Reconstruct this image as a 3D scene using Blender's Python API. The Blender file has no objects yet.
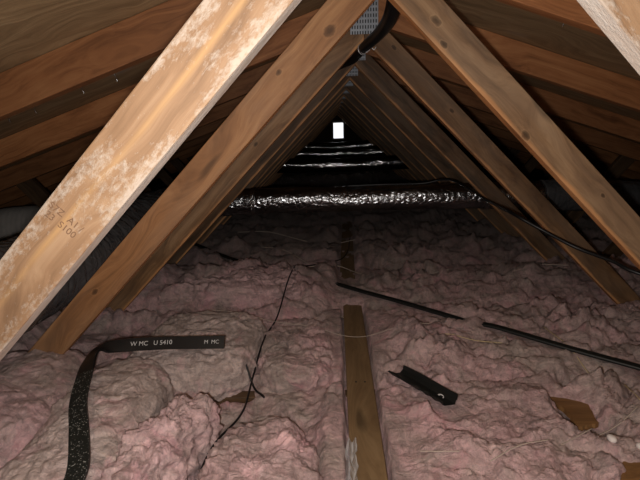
import bpy, bmesh, math, random
import numpy as np
from mathutils import Vector, Matrix
from mathutils.bvhtree import BVHTree

scene = bpy.context.scene
COL = scene.collection
random.seed(7)

# ------------------------------------------------------------------ measures (metres)
S = 0.61            # truss spacing
Y1 = 0.6165         # front face of the nearest truss
TH = 0.038          # timber thickness
ZC = 1.296          # where the two inner web edges meet
ZB = 1.3686         # underside of the top chords at the ridge
RS = 0.333          # roof slope
RW = 0.104          # top chord depth
NT = 13             # trusses
YEND = 8.45
RTOP = ZB + RW * math.sqrt(1 + RS * RS)


# ------------------------------------------------------------------ noise (numpy)
def _hash(ix, iy, iz, seed):
    h = (ix * 374761393 + iy * 668265263 + iz * 2147483647 + seed * 144665) & 0xFFFFFFFF
    h = ((h ^ (h >> 13)) * 1274126177) & 0xFFFFFFFF
    h = ((h ^ (h >> 16)) * 2246822519) & 0xFFFFFFFF
    return h ^ (h >> 15)


def _rnd(ix, iy, iz, seed):
    return _hash(ix, iy, iz, seed).astype(np.float64) / 4294967295.0


def vnoise(x, y, z=None, seed=0):
    """smooth gradient-like value noise in -1..1"""
    x = np.asarray(x, dtype=np.float64); y = np.asarray(y, dtype=np.float64)
    z = np.zeros_like(x) if z is None else np.asarray(z, dtype=np.float64)
    ix, iy, iz = [np.floor(a).astype(np.int64) for a in (x, y, z)]
    fx, fy, fz = x - ix, y - iy, z - iz
    ux, uy, uz = [f * f * f * (f * (f * 6 - 15) + 10) for f in (fx, fy, fz)]
    r = 0
    for dx in (0, 1):
        for dy in (0, 1):
            for dz in (0, 1):
                h = _hash(ix + dx, iy + dy, iz + dz, seed)
                gx = ((h & 255) / 127.5 - 1); gy = (((h >> 8) & 255) / 127.5 - 1); gz = (((h >> 16) & 255) / 127.5 - 1)
                w = (ux if dx else 1 - ux) * (uy if dy else 1 - uy) * (uz if dz else 1 - uz)
                r = r + w * (gx * (fx - dx) + gy * (fy - dy) + gz * (fz - dz))
    return r * 1.3


def fbm(x, y, z=None, seed=0, octs=4, gain=0.5):
    a, r, f = 1.0, 0, 1.0
    for o in range(octs):
        r = r + a * vnoise(x * f, y * f, None if z is None else z * f, seed + o * 17)
        a *= gain; f *= 2.03
    return r


def worley(x, y, z=None, seed=0):
    x = np.asarray(x, dtype=np.float64); y = np.asarray(y, dtype=np.float64)
    three = z is not None
    z = np.zeros_like(x) if z is None else np.asarray(z, dtype=np.float64)
    ix, iy, iz = [np.floor(a).astype(np.int64) for a in (x, y, z)]
    best = np.full(x.shape, 9.0)
    for dx in (-1, 0, 1):
        for dy in (-1, 0, 1):
            for dz in ((-1, 0, 1) if three else (0,)):
                cx, cy, cz = ix + dx, iy + dy, iz + dz
                d = (cx + _rnd(cx, cy, cz, seed) - x) ** 2 + (cy + _rnd(cx, cy, cz, seed + 5) - y) ** 2
                if three:
                    d = d + (cz + _rnd(cx, cy, cz, seed + 9) - z) ** 2
                best = np.minimum(best, d)
    return np.sqrt(best)


def sstep(a, b, x):
    t = np.clip((x - a) / (b - a), 0, 1)
    return t * t * (3 - 2 * t)


# ------------------------------------------------------------------ objects
def tag(o, label=None, cat=None, group=None, kind=None):
    if label: o['label'] = label
    if cat: o['category'] = cat
    if group: o['group'] = group
    if kind: o['kind'] = kind
    return o


def link(name, me, parent=None):
    o = bpy.data.objects.new(name, me)
    COL.objects.link(o)
    if parent is not None:
        o.parent = parent
    return o


def empty(name, loc):
    o = bpy.data.objects.new(name, None)
    o.location = loc
    o.empty_display_size = 0.1
    COL.objects.link(o)
    return o


def grid_mesh(name, P, mat, closed_u=False, closed_v=False, smooth=True):
    """P: (nu, nv, 3) points"""
    nu, nv = P.shape[:2]
    idx = np.arange(nu * nv).reshape(nu, nv)
    a = idx if closed_u else idx[:-1]
    b = np.roll(idx, -1, 0) if closed_u else idx[1:]
    if closed_v:
        a2, b2 = np.roll(a, -1, 1), np.roll(b, -1, 1)
    else:
        a2, b2 = a[:, 1:], b[:, 1:]
        a, b = a[:, :-1], b[:, :-1]
    q = np.stack([a, b, b2, a2], -1).reshape(-1, 4)
    me = bpy.data.meshes.new(name)
    me.vertices.add(nu * nv)
    me.vertices.foreach_set('co', P.reshape(-1).astype(np.float32))
    me.loops.add(q.size)
    me.loops.foreach_set('vertex_index', q.reshape(-1).astype(np.int32))
    me.polygons.add(len(q))
    me.polygons.foreach_set('loop_start', np.arange(0, q.size, 4, dtype=np.int32))
    me.polygons.foreach_set('loop_total', np.full(len(q), 4, dtype=np.int32))
    me.update(calc_edges=True)
    me.validate()
    me.polygons.foreach_set('use_smooth', np.full(len(me.polygons), smooth))
    me.materials.append(mat)
    return me


def bm_mesh(name, bm, mats, smooth=False):
    bmesh.ops.recalc_face_normals(bm, faces=bm.faces)
    me = bpy.data.meshes.new(name)
    bm.to_mesh(me); bm.free()
    for m in mats:
        me.materials.append(m)
    if smooth:
        for p in me.polygons: p.use_smooth = True
    return me


def bm_prism(bm, poly, y0, y1, bev=0.002, edge_slot=1):
    """poly in (x, z), pushed along y"""
    v0 = [bm.verts.new((x, y0, z)) for x, z in poly]
    v1 = [bm.verts.new((x, y1, z)) for x, z in poly]
    n = len(poly)
    fs = [bm.faces.new(v0), bm.faces.new(v1[::-1])]
    for i in range(n):
        f = bm.faces.new((v0[i], v1[i], v1[(i + 1) % n], v0[(i + 1) % n]))
        f.material_index = edge_slot; fs.append(f)
    if bev:
        es = list({e for f in fs for e in f.edges})
        bmesh.ops.bevel(bm, geom=es, offset=bev, segments=2, affect='EDGES', profile=0.5)


def bm_box(bm, c, s, rot=None, slot=0, bev=0):
    m = Matrix.Translation(c) @ (rot.to_4x4() if rot is not None else Matrix()) @ Matrix.Diagonal((s[0], s[1], s[2], 1))
    r = bmesh.ops.create_cube(bm, size=1, matrix=m)
    fs = {f for v in r['verts'] for f in v.link_faces}
    for f in fs: f.material_index = slot
    if bev:
        bmesh.ops.bevel(bm, geom=list({e for f in fs for e in f.edges}), offset=bev, segments=2, affect='EDGES')


def spline(pts, n):
    """Catmull-Rom through pts (k, d) -> (n, d)"""
    p = np.array(pts, dtype=float)
    if len(p) == 2:
        t = np.linspace(0, 1, n)[:, None]
        return p[0] * (1 - t) + p[1] * t
    p = np.vstack([2 * p[0] - p[1], p, 2 * p[-1] - p[-2]])
    seg = np.linalg.norm(np.diff(p[1:-1, :3], axis=0), axis=1)
    cum = np.concatenate([[0], np.cumsum(seg)])
    s = np.linspace(0, cum[-1], n)
    k = np.clip(np.searchsorted(cum, s, side='right') - 1, 0, len(seg) - 1)
    t = ((s - cum[k]) / np.maximum(seg[k], 1e-9))[:, None]
    a, b, c, d = p[k], p[k + 1], p[k + 2], p[k + 3]
    return 0.5 * (2 * b + (c - a) * t + (2 * a - 5 * b + 4 * c - d) * t ** 2 + (3 * b - a - 3 * c + d) * t ** 3)


def frames(c):
    T = np.gradient(c, axis=0); T /= np.linalg.norm(T, axis=1)[:, None] + 1e-12
    up = np.array([0, 0, 1.0])
    if abs(T[0] @ up) > 0.95: up = np.array([0, 1.0, 0])
    N = np.zeros_like(T)
    n = up - T[0] * (T[0] @ up); n /= np.linalg.norm(n)
    for i in range(len(T)):
        n = n - T[i] * (T[i] @ n); n /= np.linalg.norm(n); N[i] = n
    return T, N, np.cross(T, N)


def tube_mesh(name, pts, r, mat, n=40, seg=8, cap=True):
    c = spline(pts, n)
    T, N, B = frames(c)
    rr = np.interp(np.linspace(0, 1, n), np.linspace(0, 1, len(r)), r) if hasattr(r, '__len__') else np.full(n, r)
    a = np.linspace(0, 2 * np.pi, seg, endpoint=False)
    P = c[:, None, :] + rr[:, None, None] * (np.cos(a)[None, :, None] * N[:, None, :] + np.sin(a)[None, :, None] * B[:, None, :])
    if cap:
        P = np.concatenate([np.repeat(c[:1, None, :], seg, 1), P, np.repeat(c[-1:, None, :], seg, 1)], 0)
    return grid_mesh(name, P, mat, closed_v=True)


# ------------------------------------------------------------------ materials
class NT_:
    def __init__(self, name):
        self.m = bpy.data.materials.new(name); self.m.use_nodes = True
        self.t = self.m.node_tree; self.t.nodes.clear()
        self.out = self.n('ShaderNodeOutputMaterial')
        self.b = self.n('ShaderNodeBsdfPrincipled')
        self.l(self.b.outputs[0], self.out.inputs[0])

    def n(self, typ, **kw):
        nd = self.t.nodes.new(typ)
        for k, v in kw.items(): setattr(nd, k, v)
        return nd

    def l(self, a, b): self.t.links.new(a, b)

    def coords(self, kind='Object'):
        return self.n('ShaderNodeTexCoord').outputs[kind]

    def mapping(self, vec, scale=(1, 1, 1), loc=None, rot=None):
        mp = self.n('ShaderNodeMapping'); self.l(vec, mp.inputs['Vector'])
        mp.inputs['Scale'].default_value = scale
        if rot: mp.inputs['Rotation'].default_value = rot
        if loc is not None:
            if isinstance(loc, (tuple, list)): mp.inputs['Location'].default_value = loc
            else: self.l(loc, mp.inputs['Location'])
        return mp.outputs[0]

    def noise(self, vec, scale, detail=4, rough=0.55, dist=0.0):
        nd = self.n('ShaderNodeTexNoise'); self.l(vec, nd.inputs['Vector'])
        nd.inputs['Scale'].default_value = scale; nd.inputs['Detail'].default_value = detail
        nd.inputs['Roughness'].default_value = rough; nd.inputs['Distortion'].default_value = dist
        return nd.outputs['Fac']

    def voronoi(self, vec, scale, feature='F1', out='Distance', rand=1.0):
        nd = self.n('ShaderNodeTexVoronoi', feature=feature); self.l(vec, nd.inputs['Vector'])
        nd.inputs['Scale'].default_value = scale; nd.inputs['Randomness'].default_value = rand
        return nd.outputs[out]

    def ramp(self, fac, stops, interp='LINEAR'):
        r = self.n('ShaderNodeValToRGB'); self.l(fac, r.inputs[0])
        e = r.color_ramp.elements
        r.color_ramp.interpolation = interp
        while len(e) < len(stops): e.new(0.5)
        for i, (p, c) in enumerate(stops):
            e[i].position = p
            e[i].color = (c, c, c, 1) if isinstance(c, (int, float)) else (*c, 1)
        return r.outputs[0]

    def math(self, op, a, b=None, clamp=False):
        nd = self.n('ShaderNodeMath', operation=op, use_clamp=clamp)
        for i, v in enumerate((a, b)):
            if v is None: continue
            if isinstance(v, (int, float)): nd.inputs[i].default_value = v
            else: self.l(v, nd.inputs[i])
        return nd.outputs[0]

    def mix(self, fac, a, b, blend='MIX'):
        nd = self.n('ShaderNodeMix', data_type='RGBA', blend_type=blend)
        for i, v in ((0, fac), (6, a), (7, b)):
            if isinstance(v, (int, float)): nd.inputs[i].default_value = v
            elif isinstance(v, tuple): nd.inputs[i].default_value = (*v, 1)
            else: self.l(v, nd.inputs[i])
        return nd.outputs[2]

    def bump(self, h, strength=0.5, dist=0.01, normal=None):
        nd = self.n('ShaderNodeBump'); self.l(h, nd.inputs['Height'])
        nd.inputs['Strength'].default_value = strength; nd.inputs['Distance'].default_value = dist
        if normal is not None: self.l(normal, nd.inputs['Normal'])
        return nd.outputs[0]

    def done(self, color=None, rough=0.6, metal=0.0, normal=None, **kw):
        b = self.b
        for key, v in (('Base Color', color), ('Roughness', rough), ('Metallic', metal)):
            if v is None: continue
            if isinstance(v, tuple): b.inputs[key].default_value = (*v, 1)
            elif isinstance(v, (int, float)): b.inputs[key].default_value = v
            else: self.l(v, b.inputs[key])
        if normal is not None: self.l(normal, b.inputs['Normal'])
        for k, v in kw.items():
            b.inputs[k.replace('_', ' ')].default_value = v
        return self.m


def plain(name, color, rough=0.5, metal=0.0, **kw):
    t = NT_(name)
    n = t.noise(t.coords(), 30, 3)
    c = t.mix(n, tuple(x * 0.8 for x in color), tuple(min(1, x * 1.15) for x in color))
    return t.done(c, rough, metal, t.bump(t.noise(t.coords(), 220, 3), 0.15, 0.002), **kw)


def wood_mat(name, dark, mid, light, dust=0.0, dustc=(0.75, 0.69, 0.62), vary=0.25, knots=True, streak=None, grey=0.0, edge_dust=False, knots_at=(), strip=0.0):
    t = NT_(name)
    oi = t.n('ShaderNodeObjectInfo').outputs['Random']
    off = t.n('ShaderNodeCombineXYZ')
    t.l(t.math('MULTIPLY', oi, 37.0), off.inputs[0]); t.l(t.math('MULTIPLY', oi, 11.0), off.inputs[1]); t.l(t.math('MULTIPLY', oi, 19.0), off.inputs[2])
    co = t.coords()
    v = t.mapping(co, (1, 1, 1), off.outputs[0])
    # slow wander so the grain is not ruler-straight
    warp = t.noise(t.mapping(v, (1.3, 3, 3)), 2.0, 2)
    wv = t.n('ShaderNodeCombineXYZ'); t.l(t.math('MULTIPLY', warp, 0.10), wv.inputs[2]); t.l(t.math('MULTIPLY', warp, 0.10), wv.inputs[1])
    va = t.n('ShaderNodeVectorMath', operation='ADD'); t.l(v, va.inputs[0]); t.l(wv.outputs[0], va.inputs[1])
    v2 = va.outputs[0]
    # knots
    kd = t.voronoi(t.mapping(v2, (1.9, 0, 8)), 1.0)
    knot = t.ramp(kd, [(0.06, 1.0), (0.13, 0.0)])
    ring = t.ramp(kd, [(0.0, 1.0), (0.42, 0.0)])
    vk = t.n('ShaderNodeCombineXYZ'); t.l(t.math('MULTIPLY', ring, 0.05), vk.inputs[2])
    vb = t.n('ShaderNodeVectorMath', operation='ADD'); t.l(v2, vb.inputs[0]); t.l(vk.outputs[0], vb.inputs[1])
    v3 = vb.outputs[0]
    g1 = t.noise(t.mapping(v3, (0.7, 22, 22)), 1.6, 5, 0.6, 0.3)
    g2 = t.noise(t.mapping(v3, (4, 170, 170)), 1.0, 3, 0.6)
    blot = t.noise(t.mapping(v, (3, 8, 8)), 1.6, 3)
    f = t.math('ADD', t.math('MULTIPLY', g1, 0.62), t.math('MULTIPLY', g2, 0.22))
    f = t.math('ADD', f, t.math('MULTIPLY', blot, 0.26))
    c = t.ramp(f, [(0.38, dark), (0.55, mid), (0.72, light)])
    if streak:
        sp = t.n('ShaderNodeSeparateXYZ'); t.l(co, sp.inputs[0])
        zz = t.math('ADD', sp.outputs[2], t.math('MULTIPLY', t.math('SUBTRACT', warp, 0.5), 0.02))
        st = t.ramp(t.math('ABSOLUTE', t.math('ADD', t.math('ABSOLUTE', zz), -0.048)), [(0.0, 1.0), (0.008, 0.0)])
        st = t.math('MULTIPLY', st, t.ramp(t.noise(t.mapping(v, (3.5, 3, 3)), 1.3, 3), [(0.36, 0.15), (0.6, 1.0)]))
        c = t.mix(t.math('MULTIPLY', st, 0.7), c, streak)
    c = t.mix(t.math('MULTIPLY', knot, 0.75 if knots else 0.0), c, tuple(x * 0.32 for x in mid))
    if vary:
        c = t.mix(1.0, c, t.ramp(oi, [(0.0, 1 - vary), (1.0, 1 + 0.2 * vary)]), 'MULTIPLY')
    if grey:
        gm = t.math('MULTIPLY', t.ramp(t.noise(t.mapping(v, (2.2, 9, 9)), 1.5, 4), [(0.40, 0.0), (0.62, 1.0)]), grey)
        c = t.mix(gm, c, (0.26, 0.205, 0.155))
    h = t.math('ADD', t.math('MULTIPLY', g1, 0.5), t.math('MULTIPLY', g2, 0.3))
    if strip:                                # an orange band along one arris, wavering in width
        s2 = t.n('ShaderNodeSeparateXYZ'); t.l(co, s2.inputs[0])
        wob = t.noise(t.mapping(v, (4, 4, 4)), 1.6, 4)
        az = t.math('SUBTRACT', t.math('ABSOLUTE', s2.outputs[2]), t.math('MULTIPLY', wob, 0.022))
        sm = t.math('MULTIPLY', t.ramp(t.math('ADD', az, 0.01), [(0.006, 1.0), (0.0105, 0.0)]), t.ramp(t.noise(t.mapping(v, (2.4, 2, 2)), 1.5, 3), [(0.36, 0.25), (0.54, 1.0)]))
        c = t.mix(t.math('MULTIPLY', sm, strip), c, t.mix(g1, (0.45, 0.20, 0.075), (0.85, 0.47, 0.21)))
    for kx, kz, kr in knots_at:
        mp = t.n('ShaderNodeMapping'); t.l(co, mp.inputs['Vector'])
        mp.inputs['Location'].default_value = (-kx * .6 / kr, 0, -kz / kr); mp.inputs['Scale'].default_value = (.6 / kr, 0, 1 / kr)
        ln = t.n('ShaderNodeVectorMath', operation='LENGTH'); t.l(mp.outputs[0], ln.inputs[0])
        dk = t.math('ADD', ln.outputs['Value'], t.math('MULTIPLY', t.math('SUBTRACT', t.noise(co, 55, 3), 0.5), 0.9))
        c = t.mix(t.ramp(dk, [(0.15, 0.75), (0.65, 0.45), (0.95, 0.0)]), c, tuple(x * 0.30 for x in dark))
        c = t.mix(t.math('MULTIPLY', t.ramp(dk, [(0.6, 0.0), (0.85, 1.0), (1.0, 0.0)]), 0.14), c, tuple(min(1, x * 1.8) for x in light))
    rough = 0.62
    if dust:
        d1 = t.noise(t.mapping(v, (5, 14, 14)), 1.3, 6, 0.7)
        d2 = t.noise(t.mapping(v, (35, 60, 60)), 2.2, 4, 0.7)
        d3 = t.voronoi(t.mapping(v, (60, 90, 90)), 1.0)
        if edge_dust:
            se = t.n('ShaderNodeSeparateXYZ'); t.l(co, se.inputs[0])
            ed = t.math('POWER', t.math('ABSOLUTE', t.math('MULTIPLY', t.math('ADD', t.math('ABSOLUTE', se.outputs[2]), -.0445), 22.0)), 2.0)
            d1 = t.math('ADD', d1, t.math('MULTIPLY', t.math('ADD', ed, -0.4), 0.16))
        dm = t.math('ADD', t.math('MULTIPLY', d1, 0.85), t.math('MULTIPLY', d2, 0.42))
        dm = t.ramp(dm, [(0.66 - 0.06 * dust, 0.0), (0.80 - 0.06 * dust, 1.0)])
        spots = t.ramp(d3, [(0.20, 1.0), (0.36, 0.0)])
        spots = t.math('MULTIPLY', spots, t.ramp(d1, [(0.45, 0.0), (0.6, 1.0)]))
        dm = t.math('MAXIMUM', dm, t.math('MULTIPLY', spots, 1.0))
        c = t.mix(t.math('MULTIPLY', dm, min(1.0, 0.8 * dust)), c, dustc)
        h = t.math('ADD', h, t.math('MULTIPLY', dm, 0.8))
    return t.done(c, rough, 0.0, t.bump(h, 0.35, 0.003))


def insul_mat(name, pink, dusty, dust_bias=0.0):
    t = NT_(name)
    co = t.n('ShaderNodeNewGeometry').outputs['Position']
    wn = t.n('ShaderNodeTexNoise'); t.l(co, wn.inputs['Vector']); wn.inputs['Scale'].default_value = 11; wn.inputs['Detail'].default_value = 4
    ws = t.n('ShaderNodeVectorMath', operation='SCALE'); t.l(wn.outputs['Color'], ws.inputs[0]); ws.inputs['Scale'].default_value = .09
    wa = t.n('ShaderNodeVectorMath', operation='ADD'); t.l(co, wa.inputs[0]); t.l(ws.outputs[0], wa.inputs[1])
    cw = wa.outputs[0]
    big = t.noise(co, 2.3, 4, 0.6, 0.6)
    med = t.noise(cw, 9.0, 6, 0.7, 0.8)
    fine = t.noise(cw, 85, 5, 0.75, 0.6)
    # drawn-out wisps of fibre
    wisp = t.noise(t.mapping(cw, (9, 52, 40), rot=(0.2, 0.1, 0.35)), 1.0, 6, 0.72, 0.6)
    wisp2 = t.noise(t.mapping(cw, (60, 14, 40), rot=(0.1, 0.2, -0.5)), 1.0, 6, 0.72, 0.6)
    f = t.math('ADD', t.math('MULTIPLY', big, 0.5), t.math('MULTIPLY', med, 0.5))
    m = t.ramp(f, [(0.40 - dust_bias, 0.0), (0.60 - dust_bias, 1.0)])
    c = t.mix(m, pink, dusty)
    c = t.mix(1.0, c, t.ramp(wisp, [(0.30, (0.62, 0.56, 0.55)), (0.52, (1, 1, 1)), (0.72, (1.32, 1.30, 1.28))]), 'MULTIPLY')
    c = t.mix(1.0, c, t.ramp(wisp2, [(0.32, (0.72, 0.68, 0.68)), (0.52, (1, 1, 1)), (0.72, (1.2, 1.2, 1.2))]), 'MULTIPLY')
    soot = t.ramp(t.noise(cw, 5.5, 7, 0.75, 0.5), [(0.54, 0.0), (0.70, 1.0)])
    c = t.mix(t.math('MULTIPLY', soot, 0.72), c, (0.085, 0.066, 0.06))
    hot = t.ramp(t.noise(cw, 8.0, 4, 0.65, 0.6), [(0.55, 0.0), (0.70, 1.0)])
    c = t.mix(t.math('MULTIPLY', hot, 0.45), c, tuple(x * k for x, k in zip(pink, (1.18, 0.86, 0.98))))
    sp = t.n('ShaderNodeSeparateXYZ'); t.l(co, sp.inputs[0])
    far_brown = t.ramp(t.math('ADD', t.math('MULTIPLY', sp.outputs[1], 0.25), t.math('MULTIPLY', med, 0.25)), [(0.60, 0.0), (0.92, 1.0)])  # blends to a darker brown toward the far end
    c = t.mix(t.math('MULTIPLY', far_brown, 0.72), c, (0.16, 0.12, 0.10))
    speck = t.ramp(t.voronoi(co, 62), [(0.04, 1.0), (0.10, 0.0)])
    c = t.mix(t.math('MULTIPLY', speck, 0.4), c, (0.75, 0.7, 0.68))
    h = t.math('ADD', t.math('MULTIPLY', fine, 0.8), t.math('ADD', t.math('MULTIPLY', wisp, 1.0), t.math('MULTIPLY', wisp2, 0.8)))
    return t.done(c, 0.95, 0.0, t.bump(h, 0.9, 0.012), Sheen_Weight=0.25, Sheen_Roughness=0.6, Specular_IOR_Level=0.05)


def foil_mat(name, col, rough, scale=30, strength=0.6, metal=1.0):
    t = NT_(name)
    co = t.coords()
    a = t.voronoi(t.mapping(co, (1, 1.4, 1.4)), scale, 'DISTANCE_TO_EDGE')
    b = t.noise(co, scale * 1.4, 4, 0.6, 0.8)
    h = t.math('ADD', t.math('MULTIPLY', t.ramp(a, [(0, 0), (0.2, 1)]), 0.35), b)
    c = t.mix(t.noise(co, 6, 4), tuple(x * 0.7 for x in col), col)
    return t.done(c, rough, metal, t.bump(h, strength, 0.012))


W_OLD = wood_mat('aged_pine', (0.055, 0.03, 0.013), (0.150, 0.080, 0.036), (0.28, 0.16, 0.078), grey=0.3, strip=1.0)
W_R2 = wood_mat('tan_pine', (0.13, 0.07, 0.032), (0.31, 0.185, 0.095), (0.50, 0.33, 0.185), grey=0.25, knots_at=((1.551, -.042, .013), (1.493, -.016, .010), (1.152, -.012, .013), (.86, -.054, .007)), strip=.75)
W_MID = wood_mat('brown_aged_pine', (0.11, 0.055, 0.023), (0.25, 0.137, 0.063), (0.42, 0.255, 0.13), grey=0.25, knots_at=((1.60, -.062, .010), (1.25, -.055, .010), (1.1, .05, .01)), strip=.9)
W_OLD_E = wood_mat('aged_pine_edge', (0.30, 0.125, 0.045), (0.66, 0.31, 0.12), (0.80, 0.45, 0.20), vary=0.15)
W_L2 = wood_mat('brown_pine', (0.17, 0.08, 0.032), (0.32, 0.16, 0.068), (0.45, 0.25, 0.115), grey=0.20, vary=0.05, knots_at=((1.539, .032, .017), (1.367, .062, .009), (.49, .052, .011)))
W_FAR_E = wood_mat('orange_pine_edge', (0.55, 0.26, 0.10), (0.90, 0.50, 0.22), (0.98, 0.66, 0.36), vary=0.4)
W_DARK = wood_mat('dark_pine', (0.04, 0.022, 0.012), (0.09, 0.05, 0.025), (0.15, 0.09, 0.045))  # much darker pine tone, used on the outer webs alone
W_ROOF = wood_mat('red_fir', (0.18, 0.070, 0.024), (0.37, 0.158, 0.060), (0.48, 0.235, 0.098), vary=0.35)
W_NEAR = wood_mat('dusty_pine', (0.165, 0.098, 0.055), (0.275, 0.172, 0.10), (0.37, 0.25, 0.155), dust=0.70, vary=0.0, streak=(0.46, 0.29, 0.135), knots=False, dustc=(0.50, 0.465, 0.42), edge_dust=True)
W_NEAR_E = wood_mat('dusty_pine_edge', (0.42, 0.34, 0.28), (0.58, 0.50, 0.43), (0.70, 0.64, 0.57), dust=0.8, vary=0.0, knots=False, dustc=(0.6, 0.57, 0.53))
W_BOARD = wood_mat('floor_board_pine', (0.13, 0.08, 0.04), (0.215, 0.14, 0.072), (0.29, 0.20, 0.11), vary=0.0)
W_SCRAP = wood_mat('scrap_pine', (0.17, 0.085, 0.032), (0.26, 0.14, 0.055), (0.34, 0.195, 0.085), vary=0.1, knots=False)
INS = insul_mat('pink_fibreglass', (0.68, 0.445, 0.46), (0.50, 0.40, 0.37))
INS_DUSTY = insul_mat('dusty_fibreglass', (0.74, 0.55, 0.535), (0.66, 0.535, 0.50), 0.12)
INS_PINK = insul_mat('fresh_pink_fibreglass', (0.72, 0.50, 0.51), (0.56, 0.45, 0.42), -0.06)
FOIL = foil_mat('silver_foil', (0.60, 0.62, 0.65), 0.22, 22, 0.42)
FOIL_FAR = foil_mat('far_foil', (0.8, 0.81, 0.83), 0.13, 16, 0.35)
FOIL_D = foil_mat('dark_plastic_wrap', (0.115, 0.115, 0.12), 0.20, 18, 0.45, 0.0)
FOIL_L = foil_mat('grey_foil', (0.50, 0.51, 0.52), 0.30, 30, 0.7)
GREY_WRAP = plain('grey_wrap', (0.55, 0.52, 0.49), 0.6)
TAPE = foil_mat('foil_tape', (0.85, 0.85, 0.86), 0.18, 60, 0.5)
BLACK = plain('black_rubber', (0.012, 0.012, 0.013), 0.38)
BLACK_P = plain('black_plastic', (0.014, 0.015, 0.014), 0.5)
HOSE = plain('black_hose', (0.010, 0.009, 0.009), 0.30)
WHITE_INK = plain('white_ink', (0.62, 0.62, 0.62), 0.6)
STAMP_INK = plain('stamp_ink', (0.17, 0.10, 0.06), 0.8)
STEEL = plain('bright_wire', (0.75, 0.75, 0.76), 0.25, 1.0)
WIRE_M = plain('galvanised_wire', (0.85, 0.85, 0.86), 0.4, 0.5)
STRING = plain('pale_string', (0.50, 0.42, 0.36), 0.8)
STRAW = plain('yellow_straw', (0.62, 0.50, 0.29), 0.8)
DARKWIRE = plain('dark_wire', (0.012, 0.009, 0.009), 0.5)
FLUFF = plain('white_fluff', (0.72, 0.66, 0.64), 0.9)


def foam_mat():
    t = NT_('speckled_foam')
    co = t.coords()
    sp = t.ramp(t.voronoi(co, 210), [(0.18, 1.0), (0.34, 0.0)])
    sp = t.math('MULTIPLY', sp, t.ramp(t.noise(co, 120, 3), [(0.42, 0.0), (0.55, 1.0)]))
    c = t.mix(sp, (0.016, 0.018, 0.016), (0.45, 0.46, 0.44))
    return t.done(c, 0.55, 0.0, t.bump(t.noise(co, 420, 3), 0.6, 0.003))


FOAM = foam_mat()


def plate_mat():
    t = NT_('galvanised_plate')
    co = t.coords()
    sp = t.n('ShaderNodeSeparateXYZ'); t.l(co, sp.inputs[0])
    fx = t.math('ABSOLUTE', t.math('SUBTRACT', t.math('FRACT', t.math('MULTIPLY', sp.outputs[0], 95.0)), 0.5))
    fz = t.math('ABSOLUTE', t.math('SUBTRACT', t.math('FRACT', t.math('MULTIPLY', sp.outputs[2], 48.0)), 0.5))
    slot = t.math('MULTIPLY', t.ramp(fx, [(0.18, 1.0), (0.26, 0.0)]), t.ramp(fz, [(0.28, 1.0), (0.34, 0.0)]))
    c = t.mix(slot, t.mix(t.noise(co, 60, 4), (0.30, 0.33, 0.37), (0.52, 0.55, 0.60)), (0.05, 0.05, 0.055))
    return t.done(c, 0.5, 0.55, t.bump(slot, -0.6, 0.003))


PLATE = plate_mat()


def ply_mat():
    t = NT_('roof_plywood')
    co = t.coords()
    w = t.noise(t.mapping(co, (1.0, 1.6, 1.0)), 2.2, 3, 0.5)
    wv = t.n('ShaderNodeCombineXYZ'); t.l(t.math('MULTIPLY', w, 0.35), wv.inputs[1])
    va = t.n('ShaderNodeVectorMath', operation='ADD'); t.l(co, va.inputs[0]); t.l(wv.outputs[0], va.inputs[1])
    g = t.noise(t.mapping(va.outputs[0], (2.2, 26, 4)), 1.4, 5, 0.6, 0.5)
    g2 = t.noise(t.mapping(va.outputs[0], (8, 130, 10)), 1.0, 3, 0.6)
    f = t.math('ADD', t.math('MULTIPLY', g, 0.75), t.math('MULTIPLY', g2, 0.25))
    c = t.ramp(f, [(0.30, (0.20, 0.13, 0.065)), (0.52, (0.34, 0.235, 0.125)), (0.76, (0.50, 0.37, 0.22))])
    kd = t.voronoi(t.mapping(va.outputs[0], (1.8, 3.6, 2)), 1.0)
    c = t.mix(t.ramp(kd, [(0.05, 0.8), (0.13, 0.0)]), c, (0.34, 0.27, 0.20))
    return t.done(c, 0.7, 0.0, t.bump(f, 0.4, 0.004))


PLY = ply_mat()
DRYWALL = plain('ceiling_board', (0.25, 0.22, 0.2), 0.9)
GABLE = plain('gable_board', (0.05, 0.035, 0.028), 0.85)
WHITE = plain('white_frame', (0.7, 0.7, 0.68), 0.5)

# ------------------------------------------------------------------ room shell
EX = 4.32


def slab(name, poly, y0, y1, mat, kind='structure'):
    bm = bmesh.new(); bm_prism(bm, poly, y0, y1, 0, 0)
    return tag(link(name, bm_mesh(name, bm, [mat])), kind=kind)


def roofz(x): return RTOP + 0.001 - RS * abs(x)


tag(slab('floor', [(-EX, -0.013), (EX, -0.013), (EX, 0), (-EX, 0)], -2.5, YEND, DRYWALL))
for side, sg in (('left', -1), ('right', 1)):
    xe = sg * EX
    slab('ceiling_' + side, [(0, roofz(0)), (0, roofz(0) + .013), (xe, roofz(xe) + .013), (xe, roofz(xe))], -2.5, YEND, PLY)
    slab('wall_' + side, [(xe, -0.013), (xe + sg * .02, -0.013), (xe + sg * .02, 0.1), (xe, 0.1)], -2.5, YEND, GABLE)
slab('wall_front', [(-EX, 0), (EX, 0), (EX, .04), (0, roofz(0)), (-EX, .04)], -2.54, -2.5, GABLE)
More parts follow.
